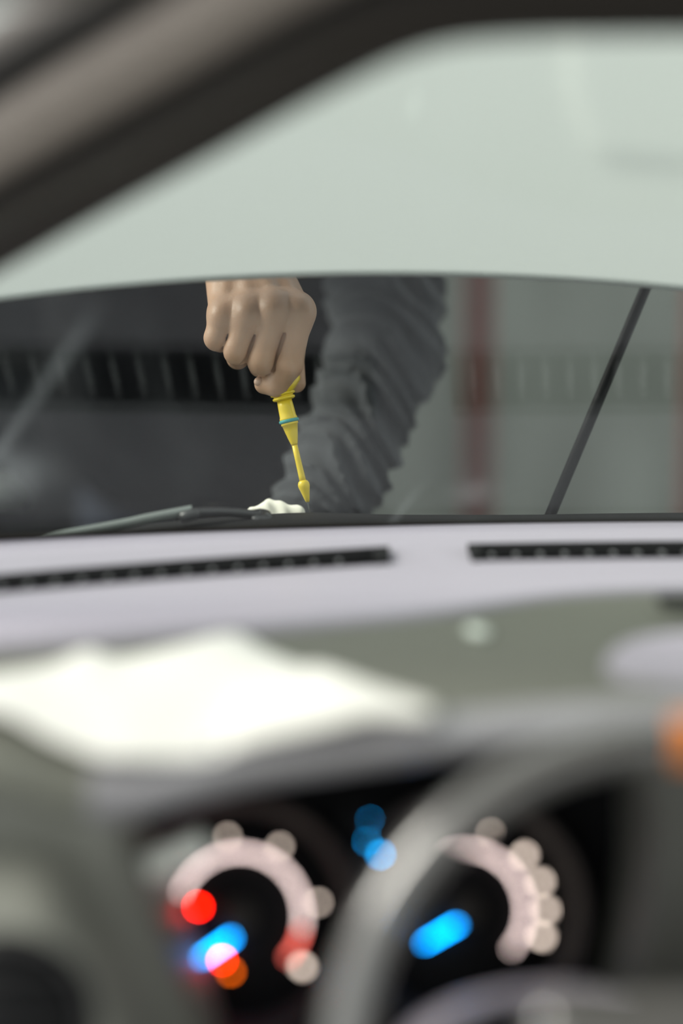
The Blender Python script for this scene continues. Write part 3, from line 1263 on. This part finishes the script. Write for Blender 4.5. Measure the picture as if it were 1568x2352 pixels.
def np_mesh(name, parts):
    vs, fs, o = [], [], 0
    for v, f in parts:
        vs.append(v)
        fs.append(f + o)
        o += len(v)
    v, f = np.concatenate(vs), np.concatenate(fs)
    me = bpy.data.meshes.new(name)
    me.vertices.add(len(v))
    me.vertices.foreach_set('co', v.astype(np.float32).ravel())
    me.loops.add(len(f) * 4)
    me.loops.foreach_set('vertex_index', f.astype(np.int32).ravel())
    me.polygons.add(len(f))
    me.polygons.foreach_set('loop_start', np.arange(0, len(f) * 4, 4, dtype=np.int32))
    me.polygons.foreach_set('loop_total', np.full(len(f), 4, np.int32))
    me.update(calc_edges=True)
    me.validate()
    return me


# ---- right hand: fist closed on the dipstick ring, index finger hooked through
HY = 1.722                      # distance of the hand from the eye


def H(px, py, w):
    """w in mm towards the eye"""
    return np.array(P(px, py, HY - w * 0.001), np.float32)


mm = 0.001
fingers = {
    # name: joints (mcp, pip, dip, tip) and radii in mm
    'index': ([H(685, 726, 8), H(663, 838, 13), H(636, 884, 3), H(607, 882, -2)], [12.8, 11.6, 10.4, 8.8]),
    'middle': ([H(630, 722, 12), H(601, 828, 12), H(598, 840, -20), H(612, 780, -34)], [13.2, 12.2, 9.6, 8.5]),
    'ring': ([H(572, 730, 10), H(545, 806, 9), H(546, 822, -22), H(570, 760, -34)], [12.8, 11.6, 9.4, 8.2]),
    'pinky': ([H(513, 734, 2), H(499, 776, 2), H(506, 785, -20), H(530, 740, -30)], [12.0, 11.0, 8.6, 7.5]),
}
wrist = H(562, 585, -72)
arm_far = np.array(Vector((-0.155, 2.0, CAMZ + 0.015)), np.float32)
lo = np.minimum.reduce([H(440, 930, -60), H(440, 560, -60), H(760, 930, -60), H(440, 930, 40)]) - 0.004
hi = np.maximum.reduce([H(760, 560, -60), H(760, 560, 40), H(440, 560, -110)]) + 0.004
lo[1] = HY - 0.036
hi[1] = HY + 0.13
hg = 0.00115
G = grid_pts(lo, hi, hg)
# back of the hand
palm = None
for nme, off in (('index', 12), ('middle', 3), ('ring', -6), ('pinky', -14)):
    mcp = fingers[nme][0][0]
    w_end = wrist + np.array([off * mm * 1.35, 0, 0], np.float32)
    d = seg(G, w_end, mcp + np.array([0, 0.008, 0.002], np.float32), 0.018, 0.0120)
    palm = d if palm is None else smin(palm, d, 0.010)
palm = smin(palm, seg(G, wrist, arm_far, 0.026, 0.036), 0.02)
# heel of the palm and thumb base
palm = smin(palm, seg(G, H(600, 690, -26), H(570, 620, -60), 0.020, 0.022), 0.012)
palm = smin(palm, seg(G, H(530, 720, -22), H(540, 640, -55), 0.014, 0.02), 0.012)
hand = None
for nme, (j, r) in fingers.items():
    r = [q * mm for q in r]
    d = seg(G, j[0], j[1], r[0] * 0.96, r[1])
    d = smin(d, seg(G, j[1], j[2], r[1], r[2]), 0.004)
    d = smin(d, seg(G, j[2], j[3], r[2], r[3]), 0.003)
    hand = d if hand is None else smin(hand, d, 0.0008)
# knuckles
kn = None
for nme, rr in (('index', 0.0118), ('middle', 0.0120), ('ring', 0.0112), ('pinky', 0.0102)):
    mcp = fingers[nme][0][0]
    d = np.sqrt(((G - (mcp + np.array([0, -0.0005, 0.0035], np.float32))) ** 2).sum(-1)) - rr
    kn = d if kn is None else np.minimum(kn, d)
hand = smin(hand, kn, 0.006)
hand = smin(hand, palm, 0.011)
# flesh between the knuckles
names = ['index', 'middle', 'ring', 'pinky']
for p_, q_ in zip(names, names[1:]):
    a_ = fingers[p_][0][0] * 0.85 + fingers[p_][0][1] * 0.15 + np.array([0, 0.0015, 0], np.float32)
    b_ = fingers[q_][0][0] * 0.85 + fingers[q_][0][1] * 0.15 + np.array([0, 0.0015, 0], np.float32)
    hand = smin(hand, seg(G, a_, b_, 0.0108, 0.0100), 0.006)
    a_ = fingers[p_][0][0] + np.array([0, 0.010, 0.006], np.float32)
    b_ = fingers[q_][0][0] + np.array([0, 0.010, 0.006], np.float32)
    hand = smin(hand, seg(G, a_, b_, 0.0130, 0.0125), 0.008)
# extensor tendons
for nme, off in (('index', 8), ('middle', 3), ('ring', -3), ('pinky', -8)):
    mcp = fingers[nme][0][0]
    a = mcp + np.array([0, 0.006, 0.012], np.float32)
    b = wrist + np.array([off * mm, -0.006, 0.0165], np.float32)
    hand = smin(hand, seg(G, a, b, 0.0025, 0.0032), 0.0065)
# creases where the fingers press together
for a_, b_ in (((532, 748, 9), (514, 812, 7)), ((591, 762, 16), (560, 838, 14)), ((655, 768, 17), (628, 846, 15))):
    hand = smax(hand, -seg(G, H(*a_), H(*b_), 0.0020, 0.0034), 0.0012)
# thumb behind the ring, pad showing right of it
th = seg(G, H(630, 720, -45), H(668, 806, -36), 0.0135, 0.0115)
th = smin(th, seg(G, H(668, 806, -36), H(680, 880, -20), 0.0112, 0.0084), 0.005)
hand = smin(hand, th, 0.0018)
# skin folds over the index and middle joint
fine = 0.00022 * np.sin((G @ np.array([0.15, 0.1, 1], np.float32)) * 2 * math.pi / 0.0031)
msk = np.exp(-(((G - H(672, 832, 22)) ** 2).sum(-1)) / (0.010 ** 2))
hand += fine * msk
handm = surface_nets(hand, lo, hg)
del hand, palm, kn, th, fine, msk, G

# ---- rest of the figure, coarser, one closed body under the clothes
def S(x, y, z):
    return np.array((x, y, CAMZ + z), np.float32)


SR_, SL_ = S(-0.30, 2.27, 0.06), S(0.045, 2.16, 0.02)
EL = np.array(P(885, 815, 1.975), np.float32)
WL = np.array(P(742, 1165, 1.86), np.float32)
ER = np.array((-0.165, 2.03, CAMZ + 0.03), np.float32)
NK = S(-0.13, 2.19, 0.10)
HP = S(-0.165, 2.60, -0.36)
HDc = S(-0.12, 2.10, 0.215)
lo2, hi2, h2 = np.array([-0.53, 1.80, 0.0]), np.array([0.26, 2.85, CAMZ + 0.38]), 0.009
G = grid_pts(lo2, hi2, h2)
b = seg(G, NK, HP, 0.10, 0.11)
b = smin(b, seg(G, SR_, SL_, 0.06, 0.06), 0.05)
b = smin(b, seg(G, SR_, ER, 0.042, 0.034), 0.03)
b = smin(b, seg(G, ER, np.array([-0.11, 1.87, CAMZ - 0.03], np.float32), 0.034, 0.026), 0.02)
b = smin(b, seg(G, SL_, EL, 0.042, 0.034), 0.03)
b = smin(b, seg(G, EL, WL + (WL - EL) * 0.12, 0.034, 0.024), 0.02)
b = smin(b, seg(G, NK, HDc, 0.055, 0.05), 0.03)
b = smin(b, ell(G, HDc, (0.075, 0.095, 0.115)), 0.02)
b = smin(b, seg(G, HDc + np.array([0, -0.07, -0.06], np.float32), HDc + np.array([0, -0.085, -0.045], np.float32), 0.03, 0.02), 0.02)     # chin
b = smin(b, seg(G, HDc + np.array([0, -0.09, 0.02], np.float32), HDc + np.array([0, -0.112, -0.015], np.float32), 0.008, 0.012), 0.01)   # nose
for sx in (-1, 1):
    b = smin(b, ell(G, HDc + np.array([sx * 0.078, 0.0, 0.0], np.float32), (0.012, 0.02, 0.032)), 0.008)
    b = smax(b, -ell(G, HDc + np.array([sx * 0.032, -0.10, 0.012], np.float32), (0.016, 0.014, 0.010)), 0.01)
    hp = HP + np.array([sx * 0.09, 0, -0.03], np.float32)
    kn_ = np.array((HP[0] + sx * 0.11, 2.58, 0.48), np.float32)
    ft = np.array((HP[0] + sx * 0.12, 2.66, 0.09), np.float32)
    b = smin(b, seg(G, hp, kn_, 0.075, 0.052), 0.03)
    b = smin(b, seg(G, kn_, ft, 0.052, 0.036), 0.03)
    b = smin(b, seg(G, ft, ft + np.array([0, -0.13, -0.045], np.float32), 0.036, 0.026), 0.02)
# left hand, gripping below the cowl line
tipL = WL + (WL - EL) * 0.36
b = smin(b, seg(G, WL + (WL - EL) * 0.12, tipL, 0.024, 0.030), 0.02)
bodym = surface_nets(b, lo2, h2)
person = empty('person', (float(HP[0]), 2.62, 0))
tag(person, 'person in a dark grey jacket, torso blackened as shade, leaning in and pulling the yellow dipstick', 'person')
me = np_mesh('body', [handm, bodym])
link('body', me, M['skin'], person)

# hair
hr = ell(G, HDc + np.array([0, 0.02, 0.022], np.float32), (0.083, 0.096, 0.112))
hr = smax(hr, -(G[..., 2] - (HDc[2] - 0.03 + 0.9 * np.maximum(0, -(G[..., 1] - HDc[1]) + 0.0))), 0.01)
link('hair', np_mesh('hair', [surface_nets(hr, lo2, h2)]), M['hair'], person)
# trousers
b = seg(G, HP + np.array([-0.05, 0, 0.03], np.float32), HP + np.array([0.05, 0, 0.03], np.float32), 0.125, 0.125)
for sx in (-1, 1):
    hp = HP + np.array([sx * 0.09, 0, -0.03], np.float32)
    kn_ = np.array((HP[0] + sx * 0.11, 2.58, 0.48), np.float32)
    ft = np.array((HP[0] + sx * 0.12, 2.66, 0.12), np.float32)
    b = smin(b, seg(G, hp, kn_, 0.092, 0.072), 0.04)
    b = smin(b, seg(G, kn_, ft, 0.072, 0.062), 0.03)
b = smax(b, 0.09 - G[..., 2], 0.01)
link('trousers', np_mesh('trousers', [surface_nets(b, lo2, h2)]), M['trousers'], person)
for sx in (-1, 1):
    ft = np.array((HP[0] + sx * 0.12, 2.66, 0.06), np.float32)
    b = smin(seg(G, ft + np.array([0, 0.03, 0], np.float32), ft + np.array([0, -0.16, -0.012], np.float32), 0.05, 0.044), seg(G, ft, ft + np.array([0, 0, 0.06], np.float32), 0.05, 0.048), 0.02)
    b = smax(b, 0.009 - G[..., 2], 0.004)
    link('shoe', np_mesh('shoe', [surface_nets(b, lo2, h2)]), M['shoe'], person)
del G, b, hr

# jacket with creased sleeves
lo3, hi3, h3 = np.array([-0.57, 1.78, CAMZ - 0.44]), np.array([0.30, 2.80, CAMZ + 0.20]), 0.0052
G = grid_pts(lo3, hi3, h3)


def sleeve(a, b, ra, rb, amp, wl, ph, tw):
    a, b = np.asarray(a, np.float32), np.asarray(b, np.float32)
    ab = b - a
    Ln = float(np.sqrt(ab @ ab))
    ax = ab / Ln
    q = G - a
    t = q @ ax
    tt = np.clip(t / Ln, 0, 1)
    e = q - ax * np.clip(t, 0, Ln)[..., None]
    d = np.sqrt((e * e).sum(-1)) - (ra + (rb - ra) * tt)
    ang = e @ np.array([1, 0, 0], np.float32)
    ang2 = e @ np.array([0, 0, 1], np.float32)
    u = t + tw * ang + 0.5 * tw * ang2 + 0.010 * np.sin(ang * 60 + 2) + 0.006 * np.sin(t * 90 + ang2 * 50)
    fold = np.sin(u * 2 * math.pi / wl + ph)
    fold = 1 - 2 * np.abs(fold)
    return d - amp * fold * np.clip(1.2 - np.abs(tt - 0.55), 0.3, 1)


j = seg(G, NK + np.array([-0.04, 0.05, -0.04], np.float32), HP + np.array([-0.06, -0.02, 0.06], np.float32), 0.12, 0.15)
j = smin(j, seg(G, NK + np.array([0.06, 0.05, -0.06], np.float32), HP + np.array([0.06, -0.02, 0.06], np.float32), 0.12, 0.15), 0.05)
j = smin(j, seg(G, SR_, SL_, 0.085, 0.085), 0.06)
j += 0.006 * np.sin((G[..., 0] * 1.2 + G[..., 2] * 0.9) * 45 + 1.5 * np.sin(G[..., 2] * 22)) * np.clip((G[..., 1] - 1.9) * 4, 0, 1)
WR2 = np.array([-0.122, 1.90, CAMZ - 0.016], np.float32)
j = smin(j, sleeve(SR_, ER, 0.068, 0.056, 0.005, 0.05, 0, 0.6), 0.03)
j = smin(j, sleeve(ER, WR2, 0.056, 0.046, 0.004, 0.04, 1, 0.5), 0.02)
arm = smin(sleeve(SL_, EL, 0.066, 0.055, 0.008, 0.075, 0.5, -0.7), sleeve(EL, WL + (WL - EL) * 0.05, 0.053, 0.049, 0.0070, 0.052, 0.6, -0.75), 0.022)
j = smin(j, arm, 0.018)
j = smax(j, ell(G, S(-0.12, 2.14, 0.15), (0.065, 0.075, 0.075)) * -1, 0.02)          # neck opening
jm = surface_nets(j, lo3, h3)
link('jacket', np_mesh('jacket', [jm]), M['jacket'], person)
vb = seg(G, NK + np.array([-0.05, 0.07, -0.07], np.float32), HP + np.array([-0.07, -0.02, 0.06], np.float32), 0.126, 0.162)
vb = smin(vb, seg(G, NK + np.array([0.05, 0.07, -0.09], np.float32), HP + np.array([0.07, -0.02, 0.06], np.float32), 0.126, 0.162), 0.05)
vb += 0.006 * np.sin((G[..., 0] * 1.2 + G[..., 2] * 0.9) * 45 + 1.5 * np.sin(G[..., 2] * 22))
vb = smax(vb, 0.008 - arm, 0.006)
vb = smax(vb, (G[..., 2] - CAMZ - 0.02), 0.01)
link('torso_shade', np_mesh('torso_shade', [surface_nets(vb, lo3, h3)]), M['torso_shade'], person)  # added shell over the jacket torso, painted as the hood's shade
del G, j, arm, vb

# fingernail of the hooked index finger
a = Vector(H(594, 876, 3))
bm = bmesh.new()
bmesh.ops.create_uvsphere(bm, u_segments=14, v_segments=8, radius=1, matrix=Matrix.Translation(a) @ Matrix.Rotation(R(-25), 4, 'Y') @ Matrix.Rotation(R(30), 4, 'Z') @ Matrix.Diagonal((0.0046, 0.0040, 0.0040, 1)))
from_bm('fingernail', bm, M['nail'], person)

# ------------------------------------------------------------------ dipstick
dp = empty('dipstick', TIP)
tag(dp, 'yellow plastic dipstick with a teal seal ring held in the fist', 'dipstick')
O = P(650, 908, 1.722)
U = P(706, 1153, 1.708) - O
Ld = U.length
k_ = Ld / 251.0                  # metres per pixel along the stick


def prof(lst):
    return [(s * k_, r * k_) for s, r in lst]


lathe('flange', O, AX, prof([(-8, 12), (-7.4, 24), (-6.5, 27), (-4.5, 28.6), (-2, 28.6), (-0.5, 27), (0.4, 23), (2.6, 22), (3.6, 24.5), (5.2, 26), (8, 26), (10, 24.5), (11, 22), (12, 16)]), M['yellow'], dp)
lathe('collar', O, AX, prof([(9, 17), (30, 18.2), (50, 19), (53, 20.5), (57, 20.5), (57.5, 19)]), M['yellow'], dp)
lathe('seal_ring', O, AX, prof([(55.5, 18), (56.5, 21.8), (58.5, 23.2), (61.5, 23.2), (63.5, 21.8), (64.5, 18)]), M['teal'], dp)
lathe('cone', O, AX, prof([(62.5, 17), (63, 20), (69, 20), (70, 18), (84, 15), (100, 11.5), (112, 8.5), (117, 7.2)]), M['yellow'], dp)
lathe('stem', O, AX, prof([(110, 6.6), (150, 6.8), (190, 7.4), (204, 7.6)]), M['yellow'], dp)
lathe('bead', O, AX, prof([(200, 7.5), (203, 11), (207, 13), (212, 13.6), (217, 12.8), (222, 11.4), (235, 8.2), (248, 5.2), (252, 3)]), M['yellow'], dp)
bm = bmesh.new()
d_, u_, v_ = frame_axes(AX)
c = TIP + AX * 0.075
bmm = Matrix.Translation(c) @ Matrix((u_, v_, d_)).transposed().to_4x4() @ Matrix.Diagonal((0.0028, 0.0012, 0.16, 1))
bmesh.ops.create_cube(bm, size=1, matrix=bmm)
from_bm('blade', bm, M['steel'], dp, sm=False)
# ring handle, seen edge-on between finger and thumb
hx = (P(680, 866, 1.726) - P(652, 904, 1.722)).normalized()     # the handle leans off the stick's line
rc = P(652, 904, 1.724) + hx * 0.0085
s = Vector((0.2, 1.0, 0.1))
s = (s - hx * s.dot(hx)).normalized()
pts = [rc + (s * math.cos(2 * math.pi * i / 32) * 0.0095 + hx * math.sin(2 * math.pi * i / 32) * 0.0085) for i in range(33)]
tube('ring_handle', pts, 0.0042, M['yellow'], dp, 12, cap=False)

# ------------------------------------------------------------------ pale cloth on the engine edge
lo4, hi4, h4 = P(540, 1210, 1.705) - Vector((0.01, 0.03, 0.01)), P(720, 1135, 1.77) + Vector((0.01, 0.03, 0.01)), 0.0012
lo4, hi4 = np.array(lo4), np.array(hi4)
lo4[2] -= 0.01
G = grid_pts(lo4, hi4, h4)
r_ = seg(G, np.array(P(582, 1175, 1.735)), np.array(P(622, 1167, 1.74)), 0.004, 0.0065)
r_ = smin(r_, seg(G, np.array(P(622, 1167, 1.74)), np.array(P(690, 1176, 1.735)), 0.006, 0.0045), 0.006)
r_ = smin(r_, ell(G, np.array(P(635, 1195, 1.745)), (0.028, 0.02, 0.012)), 0.008)
r_ += 0.0009 * np.sin(G[..., 0] * 420 + 2 * np.sin(G[..., 1] * 160)) + 0.0006 * np.sin(G[..., 1] * 500 + G[..., 0] * 200)
rg = link('rag', np_mesh('rag', [surface_nets(r_, lo4, h4)]), M['rag'])
tag(rg, 'crumpled pale cloth just below the dipstick tip', 'cloth')
